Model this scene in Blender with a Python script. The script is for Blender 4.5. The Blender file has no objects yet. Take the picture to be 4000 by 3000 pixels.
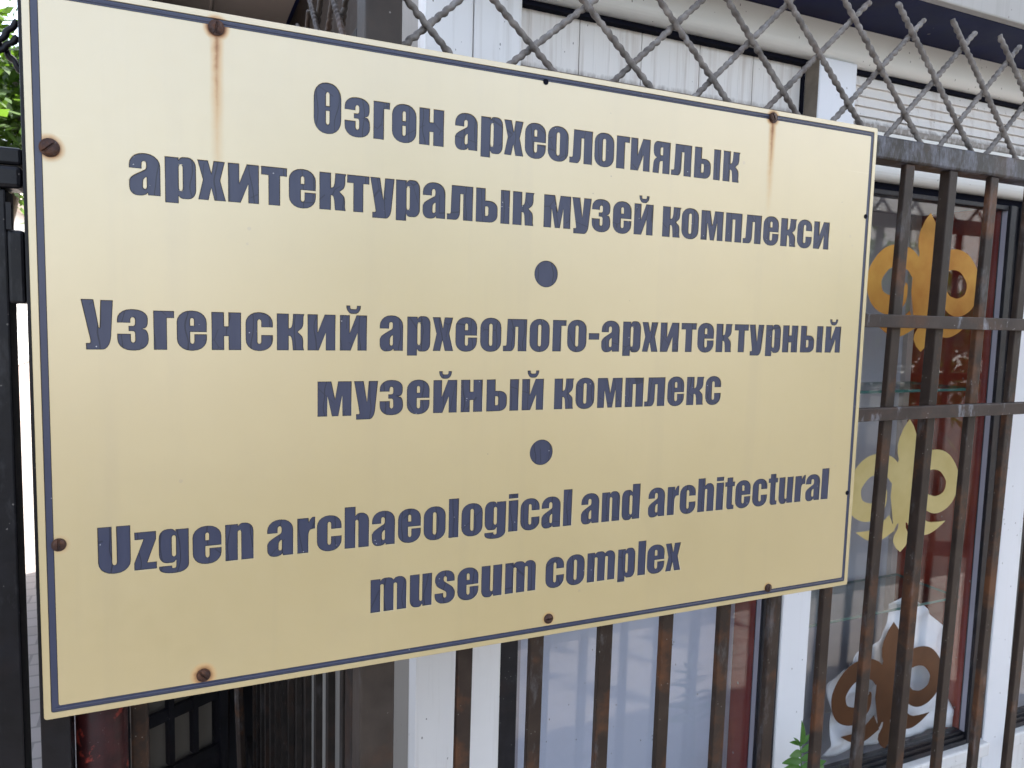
import bpy, bmesh, math, random
from mathutils import Vector, Matrix, noise
random.seed(7)
S = bpy.context.scene
COL = S.collection
R = math.radians
G = 1.10                      # height of the sign's lower edge above the ground

# ------------------------------------------------------------------ camera
cam = bpy.data.cameras.new('camera'); co = bpy.data.objects.new('camera', cam); COL.objects.link(co)
cam.sensor_fit = 'HORIZONTAL'; cam.sensor_width = 36.0; cam.lens = 36.0*2952/4000
cam.clip_start = 0.02; cam.clip_end = 1000
ax = Vector((0.9110, -0.4117, 0.0257)); az = Vector((-0.4122, -0.9065, 0.0909))
az.normalize(); ax = (ax - az*ax.dot(az)).normalized(); ay = az.cross(ax)
M = Matrix((ax, ay, az)).transposed().to_4x4(); M.translation = Vector((0.1176, -0.8326, 0.4091+G))
co.matrix_world = M
cam.dof.use_dof = True; cam.dof.focus_distance = 1.0; cam.dof.aperture_fstop = 13
S.camera = co

# ------------------------------------------------------------------ sky, sun, exposure
SUN_EL, SUN_AZ = 50.0, 62.0   # azimuth from +Y towards +X
w = bpy.data.worlds.new('World'); S.world = w; w.use_nodes = True
wn = w.node_tree.nodes; bg = wn['Background']
sky = wn.new('ShaderNodeTexSky'); sky.sky_type = 'NISHITA'; sky.sun_disc = False
sky.sun_elevation = R(SUN_EL); sky.sun_rotation = R(SUN_AZ); sky.dust_density = 3.0; sky.air_density = 1.0; sky.ozone_density = 1.0
hz = wn.new('ShaderNodeHueSaturation'); hz.inputs['Saturation'].default_value = .62   # thin white haze
w.node_tree.links.new(sky.outputs[0], hz.inputs['Color']); w.node_tree.links.new(hz.outputs[0], bg.inputs[0]); bg.inputs[1].default_value = 0.14
sl = bpy.data.lights.new('sun', 'SUN'); so = bpy.data.objects.new('sun', sl); COL.objects.link(so)
sl.energy = 4.0; sl.angle = R(0.5); sl.color = (1.0, 0.95, 0.87)
d = Vector((math.sin(R(SUN_AZ))*math.cos(R(SUN_EL)), math.cos(R(SUN_AZ))*math.cos(R(SUN_EL)), math.sin(R(SUN_EL))))
so.rotation_euler = d.to_track_quat('Z', 'Y').to_euler(); so.location = (6, 5, 12)
S.view_settings.view_transform = 'Standard'; S.view_settings.look = 'None'
S.view_settings.exposure = 2.35; S.view_settings.gamma = 1.0; S.view_settings.use_curve_mapping = False

# ------------------------------------------------------------------ materials
class NT:
    def __init__(s, name):
        s.m = bpy.data.materials.new(name); s.m.use_nodes = True
        s.t = s.m.node_tree; s.b = s.t.nodes['Principled BSDF']; s.out = s.t.nodes['Material Output']
        s.tc = None
    def n(s, k, **kw):
        x = s.t.nodes.new('ShaderNode'+k)
        for a, v in kw.items(): setattr(x, a, v)
        return x
    def l(s, a, b): s.t.links.new(a, b)
    def obj(s, scale=None):
        if not s.tc: s.tc = s.n('TexCoord')
        if scale is None: return s.tc.outputs['Object']
        mp = s.n('Mapping'); s.l(s.tc.outputs['Object'], mp.inputs[0]); mp.inputs['Scale'].default_value = scale
        return mp.outputs[0]
    def noise(s, scale, detail=4, rough=0.55, vec=None, dist=0.0):
        x = s.n('TexNoise'); x.inputs['Scale'].default_value = scale; x.inputs['Detail'].default_value = detail
        x.inputs['Roughness'].default_value = rough; x.inputs['Distortion'].default_value = dist
        s.l(vec if vec is not None else s.obj(), x.inputs['Vector']); return x.outputs[0]
    def ramp(s, v, a, b, ca=(0, 0, 0), cb=(1, 1, 1)):
        x = s.n('ValToRGB'); x.color_ramp.elements[0].position = a; x.color_ramp.elements[1].position = b
        x.color_ramp.elements[0].color = (*ca, 1); x.color_ramp.elements[1].color = (*cb, 1)
        s.l(v, x.inputs[0]); return x.outputs[0]
    def mix(s, f, a, b, mode='MIX'):
        x = s.n('MixRGB', blend_type=mode)
        for v, i in ((f, 0), (a, 1), (b, 2)):
            if isinstance(v, (int, float)): x.inputs[i].default_value = v
            elif isinstance(v, tuple): x.inputs[i].default_value = (*v, 1)
            else: s.l(v, x.inputs[i])
        return x.outputs[0]
    def ma(s, op, a, b=None, c=None, clamp=False):
        x = s.n('Math', operation=op); x.use_clamp = clamp
        for v, i in ((a, 0), (b, 1), (c, 2)):
            if v is None: continue
            if isinstance(v, (int, float)): x.inputs[i].default_value = v
            else: s.l(v, x.inputs[i])
        return x.outputs[0]
    def bump(s, h, strength=0.3, dist=0.001):
        x = s.n('Bump'); x.inputs['Strength'].default_value = strength; x.inputs['Distance'].default_value = dist
        s.l(h, x.inputs['Height']); s.l(x.outputs[0], s.b.inputs['Normal'])
    def set(s, col=None, rough=None, metal=None, spec=None):
        if col is not None:
            if isinstance(col, tuple): s.b.inputs['Base Color'].default_value = (*col, 1)
            else: s.l(col, s.b.inputs['Base Color'])
        for v, k in ((rough, 'Roughness'), (metal, 'Metallic'), (spec, 'Specular IOR Level')):
            if v is None: continue
            if isinstance(v, (int, float)): s.b.inputs[k].default_value = v
            else: s.l(v, s.b.inputs[k])
        return s.m

SCREWS = [(.1644, .6851), (.0188, .5526), (.0170, .1755), (.1456, .0205), (.5560, .0222), (.9222, .0156), (.8821, .6897)]
HOLES = [(.5302, .6864), (1.0713, .5697), (1.0716, .1480)]

def m_face():
    s = NT('gold_sign_face')
    sep = s.n('SeparateXYZ'); s.l(s.obj(), sep.inputs[0]); X, Z = sep.outputs[0], sep.outputs[2]
    cl = s.noise(5, 3)
    base = s.mix(s.ramp(cl, .35, .7), (0.505, 0.384, 0.146), (0.540, 0.418, 0.172))
    fine = s.noise(900, 2)
    base = s.mix(0.10, base, s.mix(fine, (0.40, 0.29, 0.12), (0.66, 0.50, 0.26)))
    # faint dirt runs
    runs = s.ramp(s.noise(1, 4, .6, s.obj((26, 1, 1.2))), .54, .78)
    base = s.mix(s.ma('MULTIPLY', runs, .22), base, (0.36, 0.27, 0.13))
    base = s.mix(s.ma('MULTIPLY', s.ramp(s.noise(11, 6, .7), .5, .72), .16), base, (0.40, 0.30, 0.14))
    mp = s.n('Mapping'); s.l(s.obj(), mp.inputs[0]); mp.inputs['Rotation'].default_value = (0, .6, 0); mp.inputs['Scale'].default_value = (5, 1, 330)
    scr = s.ma('MULTIPLY', s.ramp(s.noise(1, 2, .5, mp.outputs[0]), .74, .77), s.ramp(s.noise(4, 2), .52, .6))
    base = s.mix(s.ma('MULTIPLY', scr, .35), base, (0.80, 0.70, 0.48))
    wob = s.ma('MULTIPLY_ADD', s.noise(40, 3), .004, -.002)
    Xw = s.ma('ADD', X, wob)
    rust = None
    for i, (sx, sz) in enumerate(SCREWS):
        dx = s.ma('SUBTRACT', Xw, sx); dz = s.ma('SUBTRACT', Z, sz)
        dd = s.ma('SQRT', s.ma('ADD', s.ma('POWER', dx, 2), s.ma('POWER', dz, 2)))
        r1 = [.0135, .0140, .0110, .0150, .0110, .0095, .0130][i]
        halo = s.ma('MULTIPLY', s.ma('SUBTRACT', 1.0, s.ma('MULTIPLY_ADD', dd, 1/(r1-.0068), -.0068/(r1-.0068), clamp=True)), [.95, .8, .25, .75, .35, .35, .8][i])
        L = [.185, .012, .02, .008, .012, .01, .15][i]; a = [.78, .25, .12, .1, .1, .1, .86][i]; wd = [.0078, .006, .006, .006, .005, .005, .0082][i]
        t = s.ma('MULTIPLY', dz, -1.0/L)                                  # 0 at screw, 1 at the end
        ins = s.ma('MULTIPLY', s.ma('GREATER_THAN', t, 0.0), s.ma('SUBTRACT', 1.0, t, clamp=True))
        ins = s.ma('POWER', ins, 1.25)
        side = s.ma('SUBTRACT', 1.0, s.ma('MULTIPLY', s.ma('ABSOLUTE', dx), 1.0/wd), clamp=True)
        st = s.ma('MULTIPLY', s.ma('MULTIPLY', ins, s.ma('POWER', side, 1.15)), a)
        both = s.ma('MAXIMUM', halo, st)
        rust = both if rust is None else s.ma('MAXIMUM', rust, both)
    rn = s.ma('MULTIPLY', rust, s.ma('MULTIPLY_ADD', s.noise(160, 3), .7, .62), clamp=True)
    rc = s.mix(s.ramp(rn, .30, .95), (0.56, 0.275, 0.06), (0.10, 0.022, 0.006))
    base = s.mix(s.ramp(rn, .03, .55), base, rc)
    # fly specks and tiny chips
    v = s.n('TexVoronoi'); v.inputs['Scale'].default_value = 38; s.l(s.obj((1, .02, 1)), v.inputs[0])
    spk = s.ma('MULTIPLY', s.ma('LESS_THAN', v.outputs['Distance'], .035), s.ma('GREATER_THAN', s.noise(9, 2), .56))
    base = s.mix(s.ma('MULTIPLY', spk, .75), base, (0.16, 0.09, 0.05))
    v2 = s.n('TexVoronoi'); v2.inputs['Scale'].default_value = 17; s.l(s.obj((1, .02, 1)), v2.inputs[0])
    spk2 = s.ma('MULTIPLY', s.ma('LESS_THAN', v2.outputs['Distance'], .042), s.ma('GREATER_THAN', s.noise(6, 2), .47))
    base = s.mix(s.ma('MULTIPLY', spk2, .45), base, (0.36, 0.26, 0.15))
    rg = s.ma('ADD', s.ma('MULTIPLY_ADD', s.noise(70, 4), .10, .30), s.ma('MULTIPLY', rn, .4))
    s.bump(fine, .05, .0005)
    s.set(base, rg, 0.0, .3)
    # pearly clear lacquer over the gold
    gl = s.n('BsdfGlossy'); gl.inputs[0].default_value = (.755, .725, .675, 1); s.l(rg, gl.inputs['Roughness'])
    mx = s.n('MixShader'); s.l(s.ma('MULTIPLY', s.ma('SUBTRACT', 1.0, rn, clamp=True), .34), mx.inputs[0])
    s.l(s.b.outputs[0], mx.inputs[1]); s.l(gl.outputs[0], mx.inputs[2]); s.l(mx.outputs[0], s.out.inputs[0])
    return s.m

def m_ink(name='cracked_blue_enamel', amt=1.0):
    s = NT(name)
    sep = s.n('SeparateXYZ'); s.l(s.obj(), sep.inputs[0])
    row = s.ma('FLOOR', s.ma('MULTIPLY', s.ma('ADD', sep.outputs[2], .02), 13.3))
    wx = s.ma('ADD', s.ma('MULTIPLY_ADD', sep.outputs[0], 44, s.ma('MULTIPLY', row, 7.37)), s.ma('MULTIPLY', s.noise(22, 1), .9))
    v = s.n('TexVoronoi', feature='DISTANCE_TO_EDGE', voronoi_dimensions='1D'); v.inputs['Scale'].default_value = 1.0; s.l(wx, v.inputs['W'])
    c1 = s.ma('LESS_THAN', v.outputs['Distance'], .021)
    vb = s.n('TexVoronoi', feature='DISTANCE_TO_EDGE'); vb.inputs['Scale'].default_value = 24; s.l(s.obj((1, .02, .8)), vb.inputs[0])
    c2 = s.ma('MULTIPLY', s.ma('LESS_THAN', vb.outputs['Distance'], .010), s.ma('GREATER_THAN', s.noise(25, 1), .53))
    crack = s.ma('MAXIMUM', c1, s.ma('MULTIPLY', c2, .7))
    base = s.mix(s.noise(30, 3, .6, s.obj((3, 1, .6))), (0.031, 0.036, 0.068), (0.049, 0.056, 0.098))
    crack = s.ma('MULTIPLY', crack, amt); base = s.mix(crack, base, (0.006, 0.006, 0.012))
    v3 = s.n('TexVoronoi'); v3.inputs['Scale'].default_value = 150; s.l(s.obj((1, .02, 1)), v3.inputs[0])
    spk = s.ma('MULTIPLY', s.ma('LESS_THAN', v3.outputs['Distance'], .09), s.ma('GREATER_THAN', s.noise(40, 2), .58))
    base = s.mix(spk, base, (0.42, 0.42, 0.45))
    s.bump(s.ma('SUBTRACT', s.noise(60, 3, .5, s.obj((2, 1, .5))), s.ma('MULTIPLY', crack, .6)), .35, .0012)
    return s.set(base, .33, 0.0, .5)

def m_paint(name, base, var, rust=0.25, rough=.5, scale=30, metal=0.0, bump=.25, scuff=(0.17, 0.17, 0.18), scuffamt=.35, rustcol=(0.115, 0.042, 0.014), spec=.28, rth=(.52, .66), sth=(.56, .70)):
    s = NT(name)
    c = s.mix(s.ramp(s.noise(scale, 5), .35, .68), base, var)
    c = s.mix(s.ma('MULTIPLY', s.ramp(s.noise(scale*.28, 5, .65), *rth), rust), c, rustcol)
    sc = s.ramp(s.noise(scale*.9, 6, .75, s.obj((1, 1, .35))), *sth)
    c = s.mix(s.ma('MULTIPLY', sc, scuffamt), c, scuff)
    v = s.n('TexVoronoi'); v.inputs['Scale'].default_value = scale*5; s.l(s.obj(), v.inputs[0])
    sp = s.ma('MULTIPLY', s.ma('LESS_THAN', v.outputs['Distance'], .12), s.ma('GREATER_THAN', s.noise(scale*2, 2), .6))
    c = s.mix(s.ma('MULTIPLY', sp, min(1, scuffamt*1.6)), c, (0.3, 0.28, 0.26))
    s.bump(s.noise(scale*6, 4), bump, .001)
    return s.set(c, s.ma('MULTIPLY_ADD', s.noise(scale*2, 3), .25, rough-.12), metal, spec)

def m_white(name, base=(0.80, 0.79, 0.78), dirt=(0.30, 0.26, 0.21), amt=.35, streak=True, specks=True, rough=.42, fringe=None):
    s = NT(name)
    c = s.mix(s.ma('MULTIPLY', s.ramp(s.noise(6, 5, .6), .45, .75), .25), base, tuple(x*.86 for x in base))
    if streak:
        st = s.ramp(s.noise(1, 5, .65, s.obj((60, 60, 2.2))), .52, .78)
        c = s.mix(s.ma('MULTIPLY', st, amt), c, dirt)
    if specks:
        v = s.n('TexVoronoi'); v.inputs['Scale'].default_value = 75; s.l(s.obj((1, 1, .6)), v.inputs[0])
        sp = s.ma('MULTIPLY', s.ma('LESS_THAN', v.outputs['Distance'], .10), s.ma('GREATER_THAN', s.noise(18, 2), .55))
        c = s.mix(s.ma('MULTIPLY', sp, .7), c, (0.12, 0.10, 0.09))
    if fringe:
        sz = s.n('SeparateXYZ'); s.l(s.obj(), sz.inputs[0])
        fz = s.ma('SUBTRACT', 1.0, s.ma('MULTIPLY', s.ma('SUBTRACT', sz.outputs[2], fringe), 1/.022), clamp=True)
        c = s.mix(s.ma('MULTIPLY', s.ramp(s.ma('MULTIPLY', fz, s.noise(90, 5, .7, s.obj((1, 1, .4)))), .18, .5), .85), c, (.12, .09, .065))
    s.bump(s.noise(220, 3), .06, .0006)
    return s.set(c, rough)

def m_flat(name, col, rough=.6, var=.15, scale=12, metal=0.0, bump=.1):
    s = NT(name)
    c = s.mix(s.noise(scale, 4), tuple(x*(1-var) for x in col), tuple(min(1, x*(1+var)) for x in col))
    s.bump(s.noise(scale*8, 3), bump, .001)
    return s.set(c, rough, metal)

def m_glass(name, tint=(0.95, 0.955, 0.96)):
    s = NT(name)
    tr = s.n('BsdfTransparent'); tr.inputs[0].default_value = (*tint, 1)
    gl = s.n('BsdfGlossy'); gl.inputs['Roughness'].default_value = .015
    fr = s.n('Fresnel'); ge = s.n('NewGeometry'); s.l(s.ma('MULTIPLY_ADD', ge.outputs['Backfacing'], 1/1.62-1.62, 1.62), fr.inputs[0])
    mx = s.n('MixShader'); f2 = s.ma('MULTIPLY', fr.outputs[0], .68, clamp=True)
    s.l(f2, mx.inputs[0]); s.l(tr.outputs[0], mx.inputs[1]); s.l(gl.outputs[0], mx.inputs[2])
    df = s.n('BsdfDiffuse'); df.inputs[0].default_value = (.6, .58, .55, 1)
    m2 = s.n('MixShader'); s.l(s.ma('MULTIPLY', s.ramp(s.noise(9, 6, .7), 5e-1, .8), .04), m2.inputs[0])
    s.l(mx.outputs[0], m2.inputs[1]); s.l(df.outputs[0], m2.inputs[2]); s.l(m2.outputs[0], s.out.inputs[0])
    return s.m

def m_pavers():
    s = NT('paving_blocks')
    b = s.n('TexBrick'); s.l(s.obj(), b.inputs['Vector']); b.inputs['Scale'].default_value = 1.0
    b.inputs['Brick Width'].default_value = .22; b.inputs['Row Height'].default_value = .11; b.inputs['Mortar Size'].default_value = .006
    b.inputs['Color1'].default_value = (.21, .185, .17, 1); b.inputs['Color2'].default_value = (.27, .24, .225, 1); b.inputs['Mortar'].default_value = (.10, .09, .085, 1)
    c = s.mix(.4, b.outputs[0], s.mix(s.noise(3, 5), (.16, .14, .13), (.33, .30, .28)))
    s.bump(s.noise(60, 4), .3, .003)
    return s.set(c, .85)

def m_leaf(name, c0, c1, trans=.35):
    s = NT(name)
    oi = s.n('ObjectInfo'); c = s.mix(s.noise(7, 3), c0, c1)
    s.set(c, .45)
    t = s.n('BsdfTranslucent'); s.l(s.mix(.5, c, (0.22, 0.42, 0.03)), t.inputs[0])
    mx = s.n('MixShader'); mx.inputs[0].default_value = trans
    s.l(s.b.outputs[0], mx.inputs[1]); s.l(t.outputs[0], mx.inputs[2]); s.l(mx.outputs[0], s.out.inputs[0])
    return s.m

MT = {}
def init_mats():
    MT['face'] = m_face(); MT['ink'] = m_ink(amt=.72); MT['ink2'] = m_ink('blue_border_enamel', .0)
    MT['screw'] = m_paint('rusty_screw_steel', (0.035, 0.020, 0.018), (0.075, 0.04, 0.03), .6, .42, 160, .45, .4, scuffamt=.2)
    MT['core'] = m_flat('sign_backing_board', (0.30, 0.24, 0.15), .6)
    MT['bar'] = m_paint('weathered_brown_bar_paint', (0.0192, 0.0116, 0.0084), (0.0336, 0.0216, 0.0152), .75, .5, 30)
    MT['leafbar'] = m_paint('alcove_shaded_paint', (0.010, 0.0085, 0.008), (0.020, 0.016, 0.014), .15, .5, 30, scuffamt=.15, spec=.15)  # bar paint darkened to carry the alcove's shade in its colour
    MT['rail'] = m_paint('weathered_grey_brown_rail_paint', (0.0224, 0.0180, 0.0156), (0.0416, 0.0336, 0.0288), .25, .42, 42, scuff=(.20, .21, .26), scuffamt=.6, sth=(.47, .66))
    MT['midrail'] = m_paint('weathered_red_brown_rail_paint', (0.0288, 0.0192, 0.0160), (0.0480, 0.0336, 0.0280), .35, .5, 28, scuff=(.34, .36, .40), scuffamt=.6)
    MT['wire'] = m_paint('dusty_grey_wire_paint', (0.085, 0.074, 0.067), (0.235, 0.215, 0.198), .14, .5, 60, scuff=(.33, .33, .34), scuffamt=.5)
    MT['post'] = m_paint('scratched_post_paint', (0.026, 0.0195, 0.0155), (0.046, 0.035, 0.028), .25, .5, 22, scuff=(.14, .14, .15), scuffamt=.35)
    MT['black'] = m_paint('black_gate_paint', (0.003, 0.003, 0.0045), (0.006, 0.006, 0.009), .05, .4, 26, scuff=(.09, .09, .10), scuffamt=.25)
    MT['red'] = m_paint('peeling_maroon_paint', (0.018, 0.0045, 0.005), (0.036, 0.0075, 0.0075), 1.0, .4, 75, scuff=(.22, .16, .15), scuffamt=.25, rustcol=(.22, .030, .020), spec=.2, rth=(.585, .63), sth=(.62, .74))
    MT['white'] = m_white('white_plastic_panel')
    MT['whited'] = m_white('white_plank_panel', (0.80, 0.77, 0.735), (0.32, 0.23, 0.16), .55, fringe=1.912)
    MT['fascia'] = m_white('white_fascia_metal', (0.76, 0.75, 0.71), (0.20, 0.18, 0.14), .25, False)
    MT['eave'] = m_white('weathered_eave_board', (0.42, 0.405, 0.385), (0.20, 0.18, 0.155), .35, True, True, .7)
    MT['clean'] = m_white('white_pilaster_plastic', (0.80, 0.81, 0.84), (0.5, 0.46, 0.42), .15, True, True)
    MT['sidewall'] = m_white('beige_side_panel', (0.33, 0.305, 0.275), (0.22, 0.19, 0.16), .4)
    MT['dirt'] = m_flat('dirty_ledge_brown_edge', (0.20, 0.165, 0.13), .8, .5, 40)
    s = NT('black_gap_shade'); MT['gap'] = s.set((.006, .0065, .013), .9, 0, .1)  # black stand-in for the shade inside gaps, holes and grooves
    MT['soffit'] = m_paint('dark_blue_soffit_paint', (0.0065, 0.009, 0.040), (0.016, 0.021, 0.078), .25, .55, 7, scuff=(.07, .075, .10), scuffamt=.3, rustcol=(.05, .022, .03), spec=.12)
    MT['frame'] = m_paint('black_window_frame', (0.009, 0.009, 0.012), (0.018, 0.018, 0.022), .1, .45, 30, scuff=(.10, .10, .10), scuffamt=.3)
    MT['trim'] = m_flat('grey_inner_trim', (0.32, 0.31, 0.36), .5)
    MT['palepanel'] = m_white('pale_display_panel', (0.52, 0.56, 0.68), (0.45, 0.45, 0.5), .1, True, True, .35)
    MT['greyback'] = m_flat('grey_display_back', (0.50, 0.50, 0.53), .55, .1, 5)
    MT['redwall'] = m_paint('dark_red_display_wall', (0.20, 0.022, 0.014), (0.30, 0.040, 0.016), .40, .4, 9, scuff=(.40, .10, .03), scuffamt=.45, rustcol=(.34, .075, .016))
    MT['glass'] = m_glass('window_glass'); MT['shelfglass'] = m_glass('shelf_glass', (0.80, 0.84, 0.83))
    MT['teal'] = m_flat('green_glass_edge', (0.035, 0.12, 0.11), .2)
    for nm, c0, c1 in (('gold', (0.60, 0.50, 0.21), (0.70, 0.60, 0.29)), ('gold_orange', (0.40, 0.155, 0.022), (0.56, 0.30, 0.06)), ('gold_brown', (0.075, 0.030, 0.010), (0.11, 0.046, 0.016))):  # one ornament film in three tones, one per sticker
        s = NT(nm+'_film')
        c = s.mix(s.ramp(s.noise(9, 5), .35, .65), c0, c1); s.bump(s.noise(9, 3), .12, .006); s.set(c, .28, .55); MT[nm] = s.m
    MT['cloth'] = m_flat('white_cloth', (0.88, 0.90, 0.94), .6, .04, 6)
    MT['pave'] = m_pavers()
    MT['asphalt'] = m_flat('asphalt', (0.05, 0.048, 0.046), .9, .25, 30)
    MT['lanewall'] = m_flat('pink_plaster', (0.34, 0.265, 0.24), .85, .1, 3)
    MT['stone'] = m_flat('white_coping', (0.50, 0.47, 0.45), .8)
    MT['house'] = m_flat('white_house_plaster', (0.50, 0.49, 0.47), .85, .06, 2)
    MT['winblue'] = m_flat('dark_window_glass', (0.04, 0.05, 0.06), .1)
    MT['canopy'] = m_flat('brown_canopy_sheet', (0.56, 0.48, 0.43), .55, .1, 8)
    MT['dark'] = m_flat('shed_shade_lining', (0.022, 0.019, 0.019), .8, .3, 6)  # near-black colour puts the shed's deep shade into its walls and floor
    MT['beige'] = m_flat('beige_door_pane', (0.15, 0.13, 0.105), .7)
    MT['leaf'] = m_leaf('tree_leaf', (0.016, 0.040, 0.006), (0.05, 0.10, 0.014))
    MT['leaf2'] = m_leaf('dark_tree_leaf', (0.02, 0.045, 0.012), (0.05, 0.09, 0.02), .2)
    MT['weed'] = m_leaf('weed_leaf', (0.040, 0.13, 0.022), (0.085, 0.22, 0.030), .35)
    MT['bark'] = m_flat('bark', (0.09, 0.07, 0.05), .9, .4, 14, bump=.6)
    MT['steel'] = m_flat('grey_railing_steel', (0.30, 0.30, 0.31), .5)
    MT['concrete'] = m_flat('grey_plinth_concrete', (0.34, 0.33, 0.32), .85, .2, 10)
init_mats()

# ------------------------------------------------------------------ object helpers
LOC = {}
def tag(o, label=None, cat=None, group=None, kind=None):
    if label: o['label'] = label
    if cat: o['category'] = cat
    if group: o['group'] = group
    if kind: o['kind'] = kind
    return o
def thing(name, loc, label, cat, group=None):
    o = bpy.data.objects.new(name, None); COL.objects.link(o); o.location = loc; o.empty_display_size = .1
    LOC[o.name] = Vector(loc); return tag(o, label, cat, group)
def obj(name, bm, mats, parent=None, origin=None, bevel=0, smooth=False):
    """link a bmesh given in world coordinates as one mesh object"""
    me = bpy.data.meshes.new(name)
    o0 = LOC[parent.name] if parent is not None else Vector(origin or (0, 0, 0))
    bmesh.ops.recalc_face_normals(bm, faces=bm.faces)
    bmesh.ops.translate(bm, verts=bm.verts, vec=-o0)
    if smooth:
        for f in bm.faces: f.smooth = True
    bm.to_mesh(me); bm.free()
    o = bpy.data.objects.new(name, me); COL.objects.link(o)
    for m in (mats if isinstance(mats, (list, tuple)) else [mats]): me.materials.append(MT[m])
    if parent is not None: o.parent = parent
    else: o.location = o0
    LOC[o.name] = o0
    if bevel:
        b = o.modifiers.new('bevel', 'BEVEL'); b.width = bevel; b.segments = 2; b.limit_method = 'ANGLE'; b.angle_limit = R(40)
    return o
def box(bm, x0, x1, y0, y1, z0, z1, mi=0):
    v = [bm.verts.new((x, y, z)) for x in (x0, x1) for y in (y0, y1) for z in (z0, z1)]
    for q in ((0, 1, 3, 2), (4, 6, 7, 5), (0, 4, 5, 1), (2, 3, 7, 6), (0, 2, 6, 4), (1, 5, 7, 3)):
        f = bm.faces.new([v[i] for i in q]); f.material_index = mi
    return v
def B(x0, x1, y0, y1, z0, z1):
    bm = bmesh.new(); box(bm, x0, x1, y0, y1, z0+G, z1+G); return bm      # z relative to the sign's lower edge
def leanbar(xa, xb, w, y0, y1, z0, z1):
    bm = bmesh.new(); v = box(bm, 0, w, y0, y1, z0+G, z1+G)
    for q in v: q.co.x += xa + (xb-xa)*(q.co.z-G-z0)/(z1-z0)
    return bm
def prismx(prof, x0, x1):
    bm = bmesh.new(); a = [bm.verts.new((x0, y, z+G)) for y, z in prof]; b = [bm.verts.new((x1, y, z+G)) for y, z in prof]
    n = len(prof); bm.faces.new(a); bm.faces.new(b[::-1])
    for i in range(n): bm.faces.new((a[i], b[i], b[(i+1) % n], a[(i+1) % n]))
    return bm
def tube(bm, pts, rad, n=8, cap=True):
    rings = []; up = Vector((.13, .97, .21)).normalized()
    for i, p in enumerate(pts):
        t = (pts[min(i+1, len(pts)-1)]-pts[max(i-1, 0)]).normalized()
        u = t.cross(up).normalized(); v = t.cross(u)
        r = rad(i/(len(pts)-1)) if callable(rad) else rad
        rings.append([bm.verts.new(p+(u*math.cos(a)+v*math.sin(a))*r) for a in [2*math.pi*k/n for k in range(n)]])
    for a, b in zip(rings, rings[1:]):
        for k in range(n): bm.faces.new((a[k], a[(k+1) % n], b[(k+1) % n], b[k]))
    if cap: bm.faces.new(rings[0][::-1]); bm.faces.new(rings[-1])
def cyl(bm, x, y, z0, z1, r, n=20):
    tube(bm, [Vector((x, y, z0)), Vector((x, y, z1))], r, n)

# ------------------------------------------------------------------ ground
bm = bmesh.new(); vs = [bm.verts.new(p) for p in ((-150, -150, 0), (150, -150, 0), (150, 150, 0), (-150, 150, 0))]; bm.faces.new(vs)
tag(obj('ground', bm, 'pave'), kind='structure')

bm = bmesh.new(); box(bm, -60, 60, -12.0, -1.5, .0005, .004)
tag(obj('road', bm, 'asphalt'), kind='structure')  # unseen dark road added so the plaque's lower part reflects less light

# ------------------------------------------------------------------ lettering outlines
def rnd(pts, seg=5):
    """polygon with rounded corners: (x, y) or (x, y, r_in, r_out)"""
    out = []; n = len(pts)
    for i, p in enumerate(pts):
        if len(p) == 2: out.append((p[0], p[1])); continue
        ri = p[2]; ro = p[3] if len(p) > 3 else p[2]
        P = Vector(p[:2]); A = Vector(pts[i-1][:2]); C = Vector(pts[(i+1) % n][:2])
        a = P+(A-P).normalized()*ri; c = P+(C-P).normalized()*ro; k = .56
        b1 = a.lerp(P, k); b2 = c.lerp(P, k)
        for j in range(seg+1):
            t = j/seg; q = a*(1-t)**3+b1*3*t*(1-t)**2+b2*3*t*t*(1-t)+c*t**3
            out.append((q.x, q.y))
    return out
RX, RY = 46, 30
OUT = [(100, -2, RX, RY), (100, 102, RY, RX), (0, 102, RX, RY), (0, -2, RY, RX)]
def slot(x0, x1, y0, y1, rb=7, rt=7):
    f = lambda x, y, r: (x, y, r) if r else (x, y)
    return [f(x0, y0, rb), f(x1, y0, rb), f(x1, y1, rt), f(x0, y1, rt)]
HAM = [(0, 64), (40, 64), (40, 83, 7), (55, 83, 7), (55, 64, 6, 5), (6, 44, 22, 8), (0, 36, 8, 4), (0, -2, 20, 26), (52, -2, 20, 8), (58, 6), (60, 0), (100, 0), (100, 102, RY, RX), (0, 102, RX, RY)]
EE = [[(100, 47), (44, 47), (44, 16, 7), (58, 16, 7), (58, 41), (100, 41), (100, -2, RY, RX), (0, -2, RX, RY), (0, 102, RY, RX), (100, 102, RX, RY)], slot(44, 57, 63, 83, 0, 6)]
CC = [[(100, 62), (57, 62), (57, 83, 7), (43, 83, 7), (43, 17, 7), (57, 17, 7), (57, 41), (100, 41), (100, -2, RY, RX), (0, -2, RX, RY), (0, 102, RY, RX), (100, 102, RX, RY)]]
PP = [[(0, -14), (43, -14), (43, 5), (50, -2, 5, 8), (100, -2, 26, 24), (100, 102, 24, 26), (52, 102, 8, 6), (44, 94), (44, 100), (0, 100)], slot(44, 57, 18, 83)]
XX = [[(0, 100), (37, 100), (49, 68), (57, 100), (97, 100), (80, 52), (100, 0), (59, 0), (48, 31), (38, 0), (2, 0), (19, 51)]]
AA = [HAM, [(43, 15, 6), (56, 15, 6), (56, 46, 4), (44, 38, 5)]]
II = [(0, 0), (40, 0), (65, 49), (65, 0), (100, 0), (100, 100), (61, 100), (36, 50), (36, 100), (0, 100)]
BREVE = [(23, 127), (24, 116, 7, 5), (36, 104, 6, 8), (64, 104, 8, 6), (76, 116, 5, 7), (77, 127), (62, 127), (62, 117, 5, 6), (38, 117, 6, 5), (38, 127)]
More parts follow.
